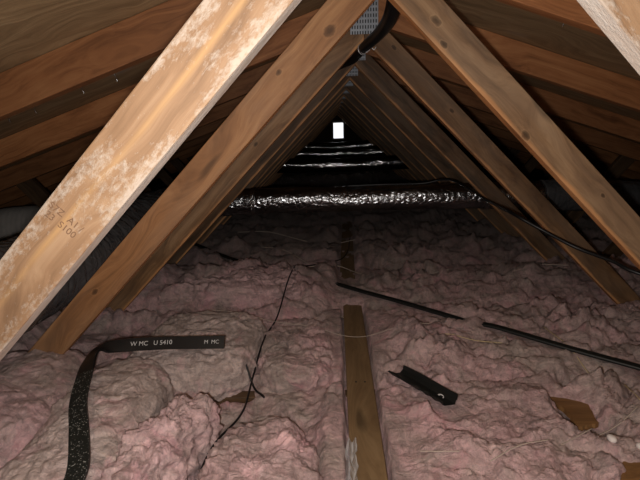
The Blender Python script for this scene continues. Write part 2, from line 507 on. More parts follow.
# far gable with its opening
wx0, wx1, wz0, wz1 = -0.085, 0.145, 0.855, 1.185
bm = bmesh.new()
for poly in ([(-EX, 0), (wx0, 0), (wx0, roofz(wx0)), (0, roofz(0)), (-EX, roofz(EX))],
             [(wx1, 0), (EX, 0), (EX, roofz(EX)), (wx1, roofz(wx1))],
             [(wx0, 0), (wx1, 0), (wx1, wz0), (wx0, wz0)],
             [(wx0, wz1), (wx1, wz1), (wx1, roofz(wx1)), (wx0, roofz(wx0))]):
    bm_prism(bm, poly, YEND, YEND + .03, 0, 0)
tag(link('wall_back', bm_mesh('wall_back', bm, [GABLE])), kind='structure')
bm = bmesh.new()
fw = .02
for c, s in (((wx0 + fw / 2, 0, (wz0 + wz1) / 2), (fw, .05, wz1 - wz0)), ((wx1 - fw / 2, 0, (wz0 + wz1) / 2), (fw, .05, wz1 - wz0)),
             (((wx0 + wx1) / 2, 0, wz0 + fw / 2), (wx1 - wx0 - 2 * fw, .05, fw)), (((wx0 + wx1) / 2, 0, wz1 - fw / 2), (wx1 - wx0 - 2 * fw, .05, fw))):
    bm_box(bm, (c[0], YEND + .012, c[2]), s)
win = tag(link('window_1', bm_mesh('window_1', bm, [WHITE])), kind='structure')
t = NT_('window_glass')
tr = t.n('ShaderNodeBsdfTransparent'); gl = t.n('ShaderNodeBsdfGlossy'); mx = t.n('ShaderNodeMixShader')
gl.inputs['Roughness'].default_value = .05; mx.inputs[0].default_value = .06
t.l(tr.outputs[0], mx.inputs[1]); t.l(gl.outputs[0], mx.inputs[2]); t.l(mx.outputs[0], t.out.inputs[0])
bm = bmesh.new(); bm_box(bm, ((wx0 + wx1) / 2, YEND + .015, (wz0 + wz1) / 2), (wx1 - wx0 - 2 * fw, .004, wz1 - wz0 - 2 * fw))
link('pane', bm_mesh('pane', bm, [t.m]), win)


# ------------------------------------------------------------------ roof trusses
def member(name, parent, poly, mats, dust=False, y0=0.0, th=TH, bev=0.0025):
    """a timber whose outline poly lies in the truss plane; local x runs along the timber"""
    (ax, az), (bx, bz) = poly[0], poly[1]
    L = math.hypot(bx - ax, bz - az)
    ux, uz = (bx - ax) / L, (bz - az) / L
    pts = [((x - ax) * ux + (z - az) * uz, -(x - ax) * uz + (z - az) * ux) for x, z in poly]
    bm = bmesh.new(); bm_prism(bm, pts, 0, th, bev, 1)
    o = link(name, bm_mesh(name, bm, mats), parent)
    o.matrix_basis = Matrix(((ux, 0, -uz, ax), (0, 1, 0, y0), (uz, 0, ux, az), (0, 0, 0, 1)))
    return o


FZ = 0.089
OFF = 0.089 * math.sqrt(2)


def build_truss(y, label, webL, webR, chord):
    r = empty('roof_truss', (0, y, 0))
    tag(r, label, 'roof truss', 'roof trusses')
    xi = ZC - FZ
    k = (ZC + OFF - ZB) / (1 - RS)          # where the outer web edge meets the top chord
    for sg, m in ((-1, webL), (1, webR)):
        poly = [(sg * xi, FZ), (sg * 0.0005, ZC - .0005), (sg * 0.0005, ZB - .0005), (sg * k, ZB - RS * k), (sg * (xi + OFF), FZ)]
        member('web', r, poly, m)
    top = RW * math.sqrt(1 + RS * RS)
    for sg in (-1, 1):
        xe = 4.08
        poly = [(sg * .0005, ZB), (sg * xe, ZB - RS * xe), (sg * (xe + .03), ZB - RS * xe + top - .012), (sg * .0005, ZB + top)]
        member('top_chord', r, poly, chord)
    # outer webs
    for sg in (-1, 1):
        x0, x1 = 1.40, 1.98
        poly = [(sg * x0, FZ), (sg * (x1 - .07), ZB - RS * (x1 - .07)), (sg * (x1 + .03), ZB - RS * (x1 + .03)), (sg * (x0 + .10), FZ)]
        member('outer_web', r, poly, [W_DARK, W_DARK])
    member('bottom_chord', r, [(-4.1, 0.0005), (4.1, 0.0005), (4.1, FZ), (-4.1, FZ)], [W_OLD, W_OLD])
    bm = bmesh.new()
    bm_prism(bm, [(-.056, 1.318), (.056, 1.318), (.056, 1.452), (-.056, 1.452)], -.0022, 0.0006, 0.0005, 0)
    for i in range(9):                       # folded teeth edges standing proud of the plate
        for j in range(6):
            bm_box(bm, (-.046 + i * .0115, -.0028, 1.330 + j * .022), (.003, .0016, .011))
    link('connector_plate', bm_mesh('connector_plate', bm, [PLATE]), r)
    for zz in (1.36, 1.36):
        pass
    return r


ORD = ['first', 'second', 'third', 'fourth', 'fifth', 'sixth', 'seventh', 'eighth', 'ninth', 'tenth', 'eleventh', 'twelfth', 'thirteenth',
       'fourteenth', 'fifteenth', 'sixteenth', 'seventeenth', 'eighteenth', 'nineteenth', 'twentieth', 'twenty-first', 'twenty-second',
       'twenty-third', 'twenty-fourth', 'twenty-fifth', 'twenty-sixth']
T = []
T.append(build_truss(Y1, 'nearest roof truss, pale pine webs coated in white dust with a grade stamp',
                     [W_NEAR, W_NEAR_E], [W_NEAR, W_NEAR_E], [W_ROOF, W_ROOF]))
T.append(build_truss(Y1 + S, 'second roof truss from the camera, smooth brown webs with orange edges, behind the dusty one',
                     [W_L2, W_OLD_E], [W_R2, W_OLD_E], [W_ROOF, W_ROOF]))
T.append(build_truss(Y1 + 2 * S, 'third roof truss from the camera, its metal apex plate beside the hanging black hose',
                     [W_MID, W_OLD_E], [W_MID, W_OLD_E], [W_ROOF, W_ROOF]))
T.append(build_truss(Y1 + 3 * S, 'fourth roof truss from the camera, brown webs standing just in front of the silver duct',
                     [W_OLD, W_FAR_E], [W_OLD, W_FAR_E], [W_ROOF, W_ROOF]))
for n in range(4, NT):
    src = T[3]
    c = src.copy(); COL.objects.link(c)
    c.location = (0, Y1 + n * S, 0)
    for ch in src.children:
        d = ch.copy(); COL.objects.link(d); d.parent = c
    if n == 4: lab = 'fifth roof truss from the camera, first one behind the silver duct'
    else: lab = '%s roof truss from the camera, one of the dim webs receding to the far window' % ORD[n]
    c['label'] = lab
    T.append(c)


# lumber stamp on the near web
def text_mesh(body, size, mat, name):
    cu = bpy.data.curves.new(name, 'FONT'); cu.body = body; cu.size = size; cu.extrude = 0.00015
    cu.align_x = 'CENTER'; cu.align_y = 'CENTER'
    o = bpy.data.objects.new(name, cu); COL.objects.link(o)
    dg = bpy.context.evaluated_depsgraph_get()
    me = bpy.data.meshes.new_from_object(o.evaluated_get(dg))
    bpy.data.objects.remove(o); bpy.data.curves.remove(cu)
    me.materials.clear(); me.materials.append(mat)
    return me


nearweb = [o for o in T[0].children if o.name.startswith('web')][0]
ink = link('grade_stamp', text_mesh('S7Z  A1 /\n23  S100', 0.0155, STAMP_INK, 'grade_stamp'))
ang = math.atan2(-.035, .044)
a = math.radians(-45)
X = Vector((math.cos(a), 0, math.sin(a))); Z = Vector((0, -1, 0)); Yv = Z.cross(X)
M = Matrix((X, Yv, Z)).transposed().to_4x4(); M.translation = Vector((-.5555, Y1 - .0004, .8135))
ink.parent = nearweb
ink.matrix_parent_inverse = (Matrix.Translation(T[0].location) @ nearweb.matrix_basis).inverted()
ink.matrix_basis = M
ink['label'] = 'faint dark ink grade stamp'

# ------------------------------------------------------------------ insulation blanket
BX = lambda y: -.073 + .0145 * (y - .84)


def H(x, y):
    x = np.asarray(x, float); y = np.asarray(y, float)
    wx = x + .05 * fbm(x * 5, y * 5, seed=3, octs=3); wy = y + .05 * fbm(x * 5, y * 5, seed=8, octs=3)
    fr = ((y - Y1) / S) % 1.0
    h = .135 + .035 * np.sqrt(np.clip(np.sin(np.pi * fr), 0, 1))
    h = h + .022 * fbm(x * 2.2, y * 2.6, seed=21, octs=2)
    near = sstep(4.5, 1.2, y)
    bil = lambda fx, fy, sd, o=3: np.clip(np.abs(fbm(wx * fx, wy * fy, seed=sd, octs=o)) * 2.0, 0, 1.3)
    amp = .55 + .9 * np.clip(fbm(x * 1.7 + 5, y * 1.7, seed=91, octs=2) + .35, 0, 1)
    h = h + amp * (.056 * (bil(3.0, 4.0, 4) - .35) + .026 * (bil(8, 10.5, 14) - .35) + .013 * (bil(19, 24, 24) - .35))
    h = h + .0045 * (bil(46, 52, 34) - .35) * (.6 + .6 * near)
    lump = 1 - np.clip(worley(wx * 9, wy * 10, seed=4), 0, 1) ** 1.6
    h = h + .018 * amp * (lump - .6) + .004 * fbm(wx * 70, wy * 70, seed=31, octs=2, gain=.6) * near
    # seams above the bottom chords
    ych = Y1 + .02 + S * np.round((y - Y1 - .02) / S)
    seam = np.exp(-((y - ych) / .028) ** 2)
    h = h - .022 * seam * (.6 + .8 * vnoise(x * 3.1, y * 0 + ych * 3, seed=51))
    # plump pink batt in front of the third truss
    h = h + .055 * sstep(-1.25, -1.0, x) * sstep(-.10, -.26, x) * sstep(1.80, 1.90, y) * sstep(2.45, 2.2, y)
    # built-up heap on the left
    h = h + .075 * sstep(-.50, -.85, x) * sstep(1.75, 1.45, y) 
    # hollows between the separate batts on the left
    gap = sstep(-.15, -.22, x) * sstep(-1.5, -1.35, x) * sstep(.45, .55, y) * sstep(1.78, 1.68, y)
    h = h * (1 - gap) + (.045 + .5 * (h - .06) + .035 * np.exp(-((y - 1.245) / .07) ** 2)) * gap
    # bits of a chord left bare
    bare = np.exp(-(((x + .49) / .075) ** 4 + ((y - 1.235) / .045) ** 4))
    h = h * (1 - bare) + .060 * bare
    b2 = np.exp(-(((x - .55 - .02 * fbm(x * 30, y * 30, seed=71, octs=2)) / .068) ** 4 + ((y - 1.06 + .25 * (x - .55)) / .105) ** 4))
    h = h * (1 - b2) + .100 * b2
    tt = np.clip(((x - .055) * .121 + (y - 1.278) * -.228) / (.121 ** 2 + .228 ** 2), 0, 1)
    dc = np.hypot(x - .055 - .121 * tt, y - 1.278 + .228 * tt)
    pc = sstep(.07, .03, dc)
    h = h * (1 - pc) + np.minimum(h, .150) * pc
    # trench over the running board
    bx = BX(y)
    edge = .052 + .006 * fbm(x * 0 + 1.7, y * 14, seed=61, octs=3)
    inside = sstep(edge + .012, edge - .004, np.abs(x - bx)) * sstep(1.93, 1.86, y + .02 * vnoise(x * 40, y * 3, seed=63)) * sstep(.2, .3, y)
    h = h * (1 - inside) + np.minimum(h, .085) * inside
    shelf = sstep(.20, .06, np.abs(x - bx)) * sstep(2.0, 1.9, y) * (1 - inside)
    h = h * (1 - shelf) + np.clip(h, .112, .150) * shelf
    far = sstep(.075, .045, np.abs(x + .068 - .039 * (y - 2.2))) * sstep(2.08, 2.14, y) * sstep(3.95, 3.85, y)
    h = h * (1 - far) + np.minimum(h, .139 + .012 * fbm(x * 16, y * 7, seed=97, octs=3)) * far
    # the flat cable presses the fibre down along its run
    d = np.abs((x + 1.17) * 1.787 + (y - 3.016) * 2.0) / math.hypot(1.787, 2.0)
    press = np.exp(-(d / .05) ** 2) * sstep(3.2, 3.0, y)
    h = h * (1 - .75 * press) + .155 * .75 * press
    for cx, cy, rr, up in ((-.20, 2.15, .10, .045), (.425, 1.588, .035, .035)):
        h = h + up * np.exp(-(((x - cx) ** 2 + (y - cy) ** 2) / rr ** 2))
    return np.maximum(h, .045)


ys = [-0.6]
while ys[-1] < YEND - .02:
    y = ys[-1]
    ys.append(y + min(.12, max(.0042, .0046 * y * y)) if y > .45 else y + .05 if y < .40 else .45 if y < .45 else y)
    if ys[-1] <= y: ys[-1] = y + .004
ys = np.array(ys); ys[-1] = min(ys[-1], YEND - .005)
nu = 760
hw = np.minimum(4.2, .95 * np.maximum(ys, 0) + 1.0)
u = np.linspace(-1, 1, nu)
XX = -.02 + hw[:, None] * u[None, :] * 0.995; YY = np.repeat(ys[:, None], nu, 1)
XX = np.clip(XX, -4.2, 4.2)
ZZ = H(XX, YY)
ZZ = np.minimum(ZZ, ZB - RS * np.abs(XX) - .012)
ZZ = np.maximum(ZZ, .02)
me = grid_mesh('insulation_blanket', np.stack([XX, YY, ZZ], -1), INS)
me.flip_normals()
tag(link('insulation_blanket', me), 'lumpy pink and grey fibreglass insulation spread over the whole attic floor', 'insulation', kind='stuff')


def blob(name, c, s, rz, e1, e2, amp, mat, seed, nu=200, nv=120, tilt=0.0, fine=1.0):
    """closed torn batt: superellipsoid pushed about by noise"""
    th = np.linspace(-np.pi / 2, np.pi / 2, nv)[None, :]; ph = np.linspace(-np.pi, np.pi, nu, endpoint=False)[:, None]
    sp = lambda v, e: np.sign(v) * np.abs(v) ** e
    x = s[0] * sp(np.cos(th), e1) * sp(np.cos(ph), e2)
    y = s[1] * sp(np.cos(th), e1) * sp(np.sin(ph), e2)
    z = s[2] * sp(np.sin(th), e1) + 0 * ph
    P = np.stack([x, y, z], -1)
    n = P / (np.array(s) ** 1.2); n /= np.linalg.norm(n, axis=-1, keepdims=True) + 1e-9
    q = P + seed * 3.17
    wq = q + .03 * np.stack([fbm(q[..., 0] * 7, q[..., 1] * 7, q[..., 2] * 7, seed + i, 2) for i in range(3)], -1)
    bil = lambda f, sd, o=3: np.clip(np.abs(fbm(wq[..., 0] * f, wq[..., 1] * f * 1.2, wq[..., 2] * f, sd, o)) * 2.0, 0, 1.3) - .35
    d = amp * (1.5 * bil(4.5, seed) + 1.0 * bil(11, seed + 3) * fine + .6 * bil(26, seed + 4) * fine + .22 * bil(58, seed + 5) * fine + .5 * fbm(wq[..., 0] * 3, wq[..., 1] * 3, wq[..., 2] * 3, seed + 7, 2))
    P = P + n * d[..., None]
    P[..., 2] += tilt * P[..., 1]
    ca, sa = math.cos(rz), math.sin(rz)
    P = np.stack([P[..., 0] * ca - P[..., 1] * sa, P[..., 0] * sa + P[..., 1] * ca, P[..., 2]], -1)
    me = grid_mesh(name, P, mat, closed_u=True)
    o = link(name, me); o.location = c
    return o, P.reshape(-1, 3) + np.array(c), me


batts = []


def batt(label, *a, **k):
    name = k.pop('name', 'insulation_batt'); cat = k.pop('cat', 'insulation batt')
    o, P, me = blob(name, *a, **k)
    tag(o, label, cat, 'torn pink insulation batts' if cat == 'insulation batt' else 'loose tufts of insulation')
    qs = np.zeros(len(me.polygons) * 4, np.int32)
    batts.append(BVHTree.FromPolygons(P.tolist(), [tuple(p.vertices) for p in me.polygons]))
    return o


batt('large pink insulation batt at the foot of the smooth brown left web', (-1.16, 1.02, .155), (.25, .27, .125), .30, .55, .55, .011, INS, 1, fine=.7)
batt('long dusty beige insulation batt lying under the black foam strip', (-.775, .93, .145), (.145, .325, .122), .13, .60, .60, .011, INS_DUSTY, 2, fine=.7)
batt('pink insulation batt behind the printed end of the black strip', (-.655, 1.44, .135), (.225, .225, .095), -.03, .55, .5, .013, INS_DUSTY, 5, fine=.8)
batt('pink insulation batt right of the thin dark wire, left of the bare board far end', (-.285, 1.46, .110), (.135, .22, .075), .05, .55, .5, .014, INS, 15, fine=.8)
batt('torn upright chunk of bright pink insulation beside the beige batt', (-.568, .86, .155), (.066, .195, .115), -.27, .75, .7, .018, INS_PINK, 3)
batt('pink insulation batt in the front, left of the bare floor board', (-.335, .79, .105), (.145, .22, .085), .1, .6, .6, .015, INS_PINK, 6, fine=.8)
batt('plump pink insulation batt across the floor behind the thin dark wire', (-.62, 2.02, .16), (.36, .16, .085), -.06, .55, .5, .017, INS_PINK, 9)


def ground(x, y):
    z = float(H(np.array([x]), np.array([y]))[0])
    for b in batts:
        hit = b.ray_cast(Vector((x, y, 2.0)), Vector((0, 0, -1)))
        if hit[0] is not None and hit[0].z > z: z = hit[0].z
    return z


def tuft(label, x, y, s, seed, mat=FLUFF):
    o, P, me = blob('insulation_tuft', (x, y, ground(x, y) + s[2] * .4), s, seed, .8, .8, min(s) * .5, mat, seed, nu=60, nv=36)
    tag(o, label, 'insulation tuft', 'loose tufts of insulation')


tuft('small white tuft of fibre beside the lower right bare wood scrap', .520, .890, (.009, .006, .005), 11)
tuft('small white tuft of fibre at the right edge in front', .578, .872, (.009, .007, .006), 12)

# ------------------------------------------------------------------ bare wood on the floor
bm = bmesh.new(); bm_prism(bm, [(0, -.044), (1.85, -.044), (1.85, .044), (0, .044)], 0, .038, .002, 1)
o = link('pine_board', bm_mesh('pine_board', bm, [W_BOARD, W_BOARD]))
# plank: local x along the run, local y up after the turn
X = Vector((.0145, 1, 0)).normalized(); Yv = Vector((0, 0, 1)); Zv = X.cross(Yv)
M = Matrix((X, Yv, Zv)).transposed().to_4x4(); M.translation = Vector((BX(.1), .1, .0895)); o.matrix_world = M
tag(o, 'bare brown pine board running away from the camera through the pink insulation', 'board')
for dx in (-.013, .017):
    bm = bmesh.new()
    bmesh.ops.create_cone(bm, cap_ends=True, segments=12, radius1=.0035, radius2=.0028, depth=.002,
                          matrix=Matrix.Translation((1.148, .0385, dx)) @ Matrix.Rotation(-math.pi / 2, 4, 'X'))
    link('nail_head', bm_mesh('nail_head', bm, [DARKWIRE]), o)


o2 = o.copy(); COL.objects.link(o2)
X = Vector((.039, 1, 0)).normalized(); Zv = X.cross(Vector((0, 0, 1)))
M = Matrix((X, Vector((0, 0, 1)), Zv)).transposed().to_4x4(); M.translation = Vector((-.072, 2.10, .103)); o2.matrix_world = M
tag(o2, 'farther dusty length of pine board, half buried below the silver duct', 'board')
def scrap(label, pts, z, mat, seed):
    rnd = random.Random(seed)
    out = []
    n = len(pts)
    for i in range(n):
        (ax, ay), (bx, by) = pts[i], pts[(i + 1) % n]
        for k in range(6):
            t_ = k / 6
            out.append((ax + (bx - ax) * t_ + rnd.uniform(-.004, .004), ay + (by - ay) * t_ + rnd.uniform(-.004, .004)))
    cx = sum(p[0] for p in out) / len(out); cy = sum(p[1] for p in out) / len(out)
    bm = bmesh.new()
    a_ = [bm.verts.new((x - cx, y - cy, 0)) for x, y in out]; b_ = [bm.verts.new((x - cx, y - cy, .014)) for x, y in out]
    bm.faces.new(a_[::-1]); bm.faces.new(b_)
    for i in range(len(out)):
        bm.faces.new((a_[i], a_[(i + 1) % len(out)], b_[(i + 1) % len(out)], b_[i]))
    o = link('board_scrap', bm_mesh('board_scrap', bm, [mat]))
    o.location = (cx, cy, z)
    o.rotation_euler = (-.10, 0, 0)
    tag(o, label, 'board scrap')
    return o


zz = .122
scrap('brown scrap of bare wood showing through the insulation at the right', [(.505, 1.175), (.582, 1.16), (.60, 1.10), (.570, 1.015), (.505, .995), (.52, 1.07)], zz - .004, W_SCRAP, 1)
scrap('reddish scrap of bare wood at the lower right corner in front', [(.485, .815), (.53, .85), (.64, .875), (.66, .76), (.46, .74)], ground(.56, .83) - .004, W_SCRAP, 2)


# ------------------------------------------------------------------ ducts
def duct_mesh(name, pts, r, mat, seed, n=360, seg=56, pitch=.035, crinkle=.006, wob=.012, ring=.0007):
    c = spline(pts, n)
    T_, N, B = frames(c)
    s = np.concatenate([[0], np.cumsum(np.linalg.norm(np.diff(c, axis=0), axis=1))])
    a_ = np.linspace(0, 2 * np.pi, seg, endpoint=False)
    ss, aa = np.meshgrid(s, a_, indexing='ij')
    rr = np.interp(np.linspace(0, 1, n), np.linspace(0, 1, len(r)), r)[:, None] if hasattr(r, '__len__') else r
    cx, cy = np.cos(aa), np.sin(aa)
    rad = rr + ring * np.sin(2 * np.pi * ss / pitch + aa)
    rad = rad + wob * vnoise(ss * 4, cx * 1.2 + seed, cy * 1.2, seed=seed)
    rad = rad + crinkle * (np.abs(fbm(ss * 26, cx * 4 + seed, cy * 4, seed=seed + 1, octs=3)) - .25)
    rad = rad - crinkle * .8 * (1 - np.clip(worley(ss * 17, cx * 2.4 + seed, cy * 2.4, seed=seed + 2) * 1.6, 0, 1))
    P = c[:, None, :] + rad[..., None] * (cx[..., None] * N[:, None, :] + cy[..., None] * B[:, None, :])
    P = np.concatenate([np.repeat(c[:1, None, :], seg, 1), P, np.repeat(c[-1:, None, :], seg, 1)], 0)
    return grid_mesh(name, P, mat, closed_v=True)


DY = Y1 + 3.5 * S + .019
d0 = link('flexible_duct', duct_mesh('flexible_duct', [(-2.75, DY, .33), (-2.3, DY, .38), (-1.6, DY, .46), (-.85, DY, .512), (0, DY, .518), (.9, DY, .515), (1.6, DY, .50), (2.2, DY, .42), (2.7, DY, .33)],
                                              [.10, .11, .10, .086, .084, .084, .088, .088, .085], FOIL, 3, n=620, crinkle=.0032, wob=.008))
tag(d0, 'shiny silver foil flexible duct crossing the attic nearest the camera', 'duct', 'foil ducts across the attic')
for xx in (-.66, .86):
    b = link('tape_band', duct_mesh('tape_band', [(xx - .014, DY, .5145), (xx, DY, .515), (xx + .014, DY, .5145)], .093, TAPE, 8, n=14, crinkle=.003, wob=.004), d0)
link('grey_sleeve', duct_mesh('grey_sleeve', [(-2.72, DY, .335), (-2.3, DY, .38), (-1.9, DY, .42), (-1.45, DY, .477)], [.125, .135, .13, .11], GREY_WRAP, 9, n=160, crinkle=.002), d0)['label'] = 'dull grey sleeve'
link('dark_sleeve', duct_mesh('dark_sleeve', [(1.22, DY, .508), (1.6, DY, .50), (2.2, DY, .42), (2.65, DY, .338)], [.10, .105, .105, .10], FOIL_D, 13, n=220, crinkle=.006), d0)['label'] = 'dark grey plastic sleeve'
for k, (bay, zc, lab) in enumerate(((7, .575, 'second foil duct back, a thin glinting line behind the silver duct'), (9, .665, 'third foil duct back, a faint glinting line under the far window'),
                                   (10, .735, 'farthest foil duct, faintest short glint just below the far window'))):
    y = Y1 + (bay + .5) * S + .019
    o = link('flexible_duct', duct_mesh('flexible_duct', [(-2.4, y, .36), (-1.2, y, zc - .01), (0, y, zc), (1.2, y, zc), (2.4, y, .36)], .085, FOIL_FAR, 20 + k, n=420, seg=44, crinkle=.003, wob=.009))
    tag(o, lab, 'duct', 'foil ducts across the attic')
o = link('branch_duct', duct_mesh('branch_duct', [(-1.17, 2.60, .50), (-1.17, 2.2, .50), (-1.165, 1.6, .495), (-1.17, 1.0, .49), (-1.18, .4, .48), (-1.2, -.6, .48)], .145, FOIL_D, 40, n=520, crinkle=.010))
tag(o, 'dark plastic-wrapped duct running away behind the left webs', 'duct')

# ------------------------------------------------------------------ black hose at the ridge, with its tie wire
o = link('black_hose', tube_mesh('black_hose', [(.066, 1.33, 1.43), (.060, 1.40, 1.340), (.060, 1.48, 1.304), (.054, 1.58, 1.290), (.032, 1.70, 1.278), (-.009, 1.815, 1.259), (-.042, 1.95, 1.240), (-.10, 2.10, 1.234), (-.20, 2.25, 1.20)],
                                  [.025, .025, .0245, .0225, .020, .0165, .013, .010, .008], HOSE, n=70, seg=20))
tag(o, 'thick black hose hanging at the ridge beside the metal apex plate', 'hose')
bm_pts = []
c0 = np.array([-.009, 1.815, 1.259]); tdir = np.array([-.75, 1.0, -.28]); tdir /= np.linalg.norm(tdir)
n1 = np.cross(tdir, [0, 0, 1.]); n1 /= np.linalg.norm(n1); n2 = np.cross(n1, tdir)
for i in range(26):
    a_ = i / 12 * 2 * math.pi
    bm_pts.append(c0 + .0195 * (math.cos(a_) * n1 + math.sin(a_) * n2) + tdir * (i - 13) * .0007)
for dx, dz in ((.012, -.016), (.024, -.010), (.034, .0), (.044, -.008), (.052, .003)):
    bm_pts.append(c0 + np.array([dx, -.02, dz]))
o = link('tie_wire', tube_mesh('tie_wire', bm_pts, .0017, WIRE_M, n=150, seg=6))
tag(o, 'silver tie wire looped round the black hose below the ridge', 'wire')

# ------------------------------------------------------------------ cables and wires
cab = [(1.235, 1.32, .335), (.985, 1.5, .398), (.931, 1.58, .425), (.843, 1.68, .456), (.703, 1.76, .535), (.645, 1.86, .574), (.690, 2.24, .565), (.594, 2.62, .640), (.44, 2.70, .615), (.2, 2.72, .612), (-.05, 2.74, .607)]
o = link('sagging_cable', tube_mesh('sagging_cable', cab, .0072, BLACK, n=110, seg=10))
tag(o, 'thin black cable sagging across the right webs from the silver duct', 'cable')


def flat_cable(name, pts, w, h, mat, n=160):
    c = spline(pts, n)
    T_ = np.gradient(c, axis=0); T_ /= np.linalg.norm(T_, axis=1)[:, None]
    side = np.cross(T_, [0, 0, 1.]); side /= np.linalg.norm(side, axis=1)[:, None]
    up = np.cross(side, T_)
    # section: two round conductors joined by a web
    sec = []
    for k in range(7): a_ = math.pi / 2 + math.pi * k / 6; sec.append((-w * .28 + h * math.cos(a_), h * math.sin(a_)))
    sec += [(-w * .12, -h * .55), (w * .12, -h * .55)]
    for k in range(7): a_ = -math.pi / 2 + math.pi * k / 6; sec.append((w * .28 + h * math.cos(a_), h * math.sin(a_)))
    sec += [(w * .12, h * .35), (-w * .12, h * .35)]
    sec = np.array(sec)
    P = c[:, None, :] + sec[None, :, :1] * side[:, None, :] + sec[None, :, 1:] * up[:, None, :]
    P = np.concatenate([np.repeat(c[:1, None, :], len(sec), 1), P, np.repeat(c[-1:, None, :], len(sec), 1)], 0)
    return grid_mesh(name, P, mat, closed_v=True)


line = [(-1.17, 3.016), (-.814, 2.614), (-.553, 2.39), (-.30, 2.20), (-.164, 2.11), (.0, 1.965), (.159, 1.826), (.373, 1.624), (.425, 1.588), (.47, 1.55), (.653, 1.379), (.826, 1.227), (1.15, .95)]
pts = []
for x, y in line:
    z = .172 if not (.39 < x < .45 or -.35 < x < -.2) else .158
    if x > .46: z = max(.178, ground(x, y) + .006)
    pts.append((x, y, z))
o = link('flat_cable', flat_cable('flat_cable', pts, .026, .0068, BLACK_P))
tag(o, 'flat black twin cable lying diagonally across the insulation, partly buried', 'cable')


def lay(name, pts, r, mat, label, cat, group=None, lift=0.0, n=40, seg=6, dens=9):
    c = spline([(x, y, 0) for x, y in pts], dens * (len(pts) - 1) + 1)
    out = []
    for i, (x, y, _) in enumerate(c):
        out.append((x, y, ground(x, y)))
    z = np.array([p[2] for p in out])
    # a stiff strand bridges the hollows
    for _ in range(4):
        zs = np.convolve(np.pad(z, 3, mode='edge'), np.ones(7) / 7, 'valid'); z = np.maximum(z * .5 + zs * .5, zs)
    out = [(p[0], p[1], zz_ + lift) for p, zz_ in zip(out, z)]
    o = link(name, tube_mesh(name, out, r, mat, n=max(n, 3 * len(out)), seg=seg))
    return tag(o, label, cat, group)


lay('thin_wire', [(-.006, 3.197), (-.05, 2.75), (-.132, 2.50), (-.26, 2.33), (-.335, 2.24), (-.36, 2.01), (-.40, 1.655), (-.43, 1.30), (-.435, 1.11), (-.463, .962), (-.478, .835), (-.485, .745), (-.49, .62)], .0032, DARKWIRE,
    'thin dark wire wandering over the insulation toward the silver duct', 'wire', lift=.012, n=120)
lay('dark_twig', [(-.455, 1.29), (-.415, 1.235), (-.378, 1.18)], .0035, DARKWIRE, 'short dark twig beside the thin wire, behind the bare chord', 'twig', lift=.010)
G = 'pale strings on the insulation'
strs = [
    ([(-.93, 3.39), (-.65, 3.32), (-.335, 3.06)], 'long pale string just under the left half of the silver duct', .0035, STRING),
    ([(-.638, 2.825), (-.464, 2.706), (-.298, 2.464)], 'pale string curving to the thin wire behind the pink batt', .0026, STRING),
    ([(-.283, 2.401), (-.103, 2.428), (.016, 2.248)], 'pale curved string starting where the thin wire bends', .0028, STRING),
    ([(-.08, 3.064), (.081, 3.112)], 'tiny pale string below the middle of the silver duct', .003, STRING),
    ([(-.119, 1.775), (-.03, 1.77)], 'short pale string lying across the far end of the bare board', .0022, STRING),
    ([(.607, 3.40), (.85, 3.62), (1.02, 3.84)], 'pale string slanting up under the right half of the silver duct', .0038, STRING),
    ([(.394, 2.222), (.496, 2.232)], 'tiny pale string in the middle of the floor right of the board', .0020, STRING),
    ([(1.03, 2.286), (1.159, 2.258)], 'short pale string near the foot of the third right web', .0026, STRING),
    ([(.681, 1.549), (.682, 1.4), (.681, 1.237)], 'yellow straw crossing behind the right end of the flat cable', .0022, STRAW),
    ([(.264, 1.454), (.372, 1.434), (.455, 1.393)], 'yellow straw lying just below the gap in the flat cable', .0022, STRAW),
    ([(.55, .974), (.63, 1.0), (.70, 1.039), (.80, 1.09)], 'pale string running right from the brown wood scrap', .0018, STRING),
    ([(.398, .888), (.501, .936)], 'pale string below the brown wood scrap', .0016, STRING),
    ([(.206, .832), (.29, .868), (.367, .888)], 'pale string in front midway between board and wood scrap', .0016, STRING),
    ([(.053, .875), (.148, .871)], 'short pale string in front just right of the bare board', .0016, STRING),
    ([(-.676, 1.645), (-.40, 1.59), (-.125, 1.537), (.05, 1.52), (.221, 1.497)], 'long faint string running across the bare board behind the channel', .0016, STRING),
    ([(.735, 1.16), (.706, 1.057)], 'short pale string at the right edge under the flat cable', .0018, STRAW),
]
for p, lab, r, m in strs:
    lay('pale_string', p, r * (.75 if p[0][1] < 1.7 else 1), m, lab, 'string', G, lift=.009, n=30)

# ------------------------------------------------------------------ black foam strip, printed on its far end
ctl = [  # x, y, z, and the direction of its width
    (-.645, .61, .300, 1, -.10, .10), (-.665, .69, .300, 1, -.05, .10), (-.727, .80, .302, 1, .10, .12), (-.790, .905, .303, 1, .20, .15), (-.850, 1.04, .303, .88, -.35, .1), (-.882, 1.125, .302, .68, -.65, .25),
    (-.886, 1.172, .300, .48, -.82, .15), (-.856, 1.200, .297, .12, -.80, -.55), (-.80, 1.212, .296, 0, -.62, -.8), (-.71, 1.220, .296, 0, -.62, -.8), (-.60, 1.222, .295, 0, -.62, -.8), (-.502, 1.224, .294, 0, -.62, -.8)]
n = 150
c = spline(ctl, n)
pos, wd = c[:, :3], c[:, 3:]
T_ = np.gradient(pos, axis=0); T_ /= np.linalg.norm(T_, axis=1)[:, None]
wd = wd - T_ * np.sum(wd * T_, 1)[:, None]; wd /= np.linalg.norm(wd, axis=1)[:, None]
nr = np.cross(wd, T_); hw_, ht = .0205, .003
sec = [(-1, -1), (-.96, 1), (-.5, 1), (0, 1), (.5, 1), (.96, 1), (1, -1), (0, -1)]
P = np.stack([pos + a_ * hw_ * wd + b_ * ht * nr for a_, b_ in sec], 1)
k = 70
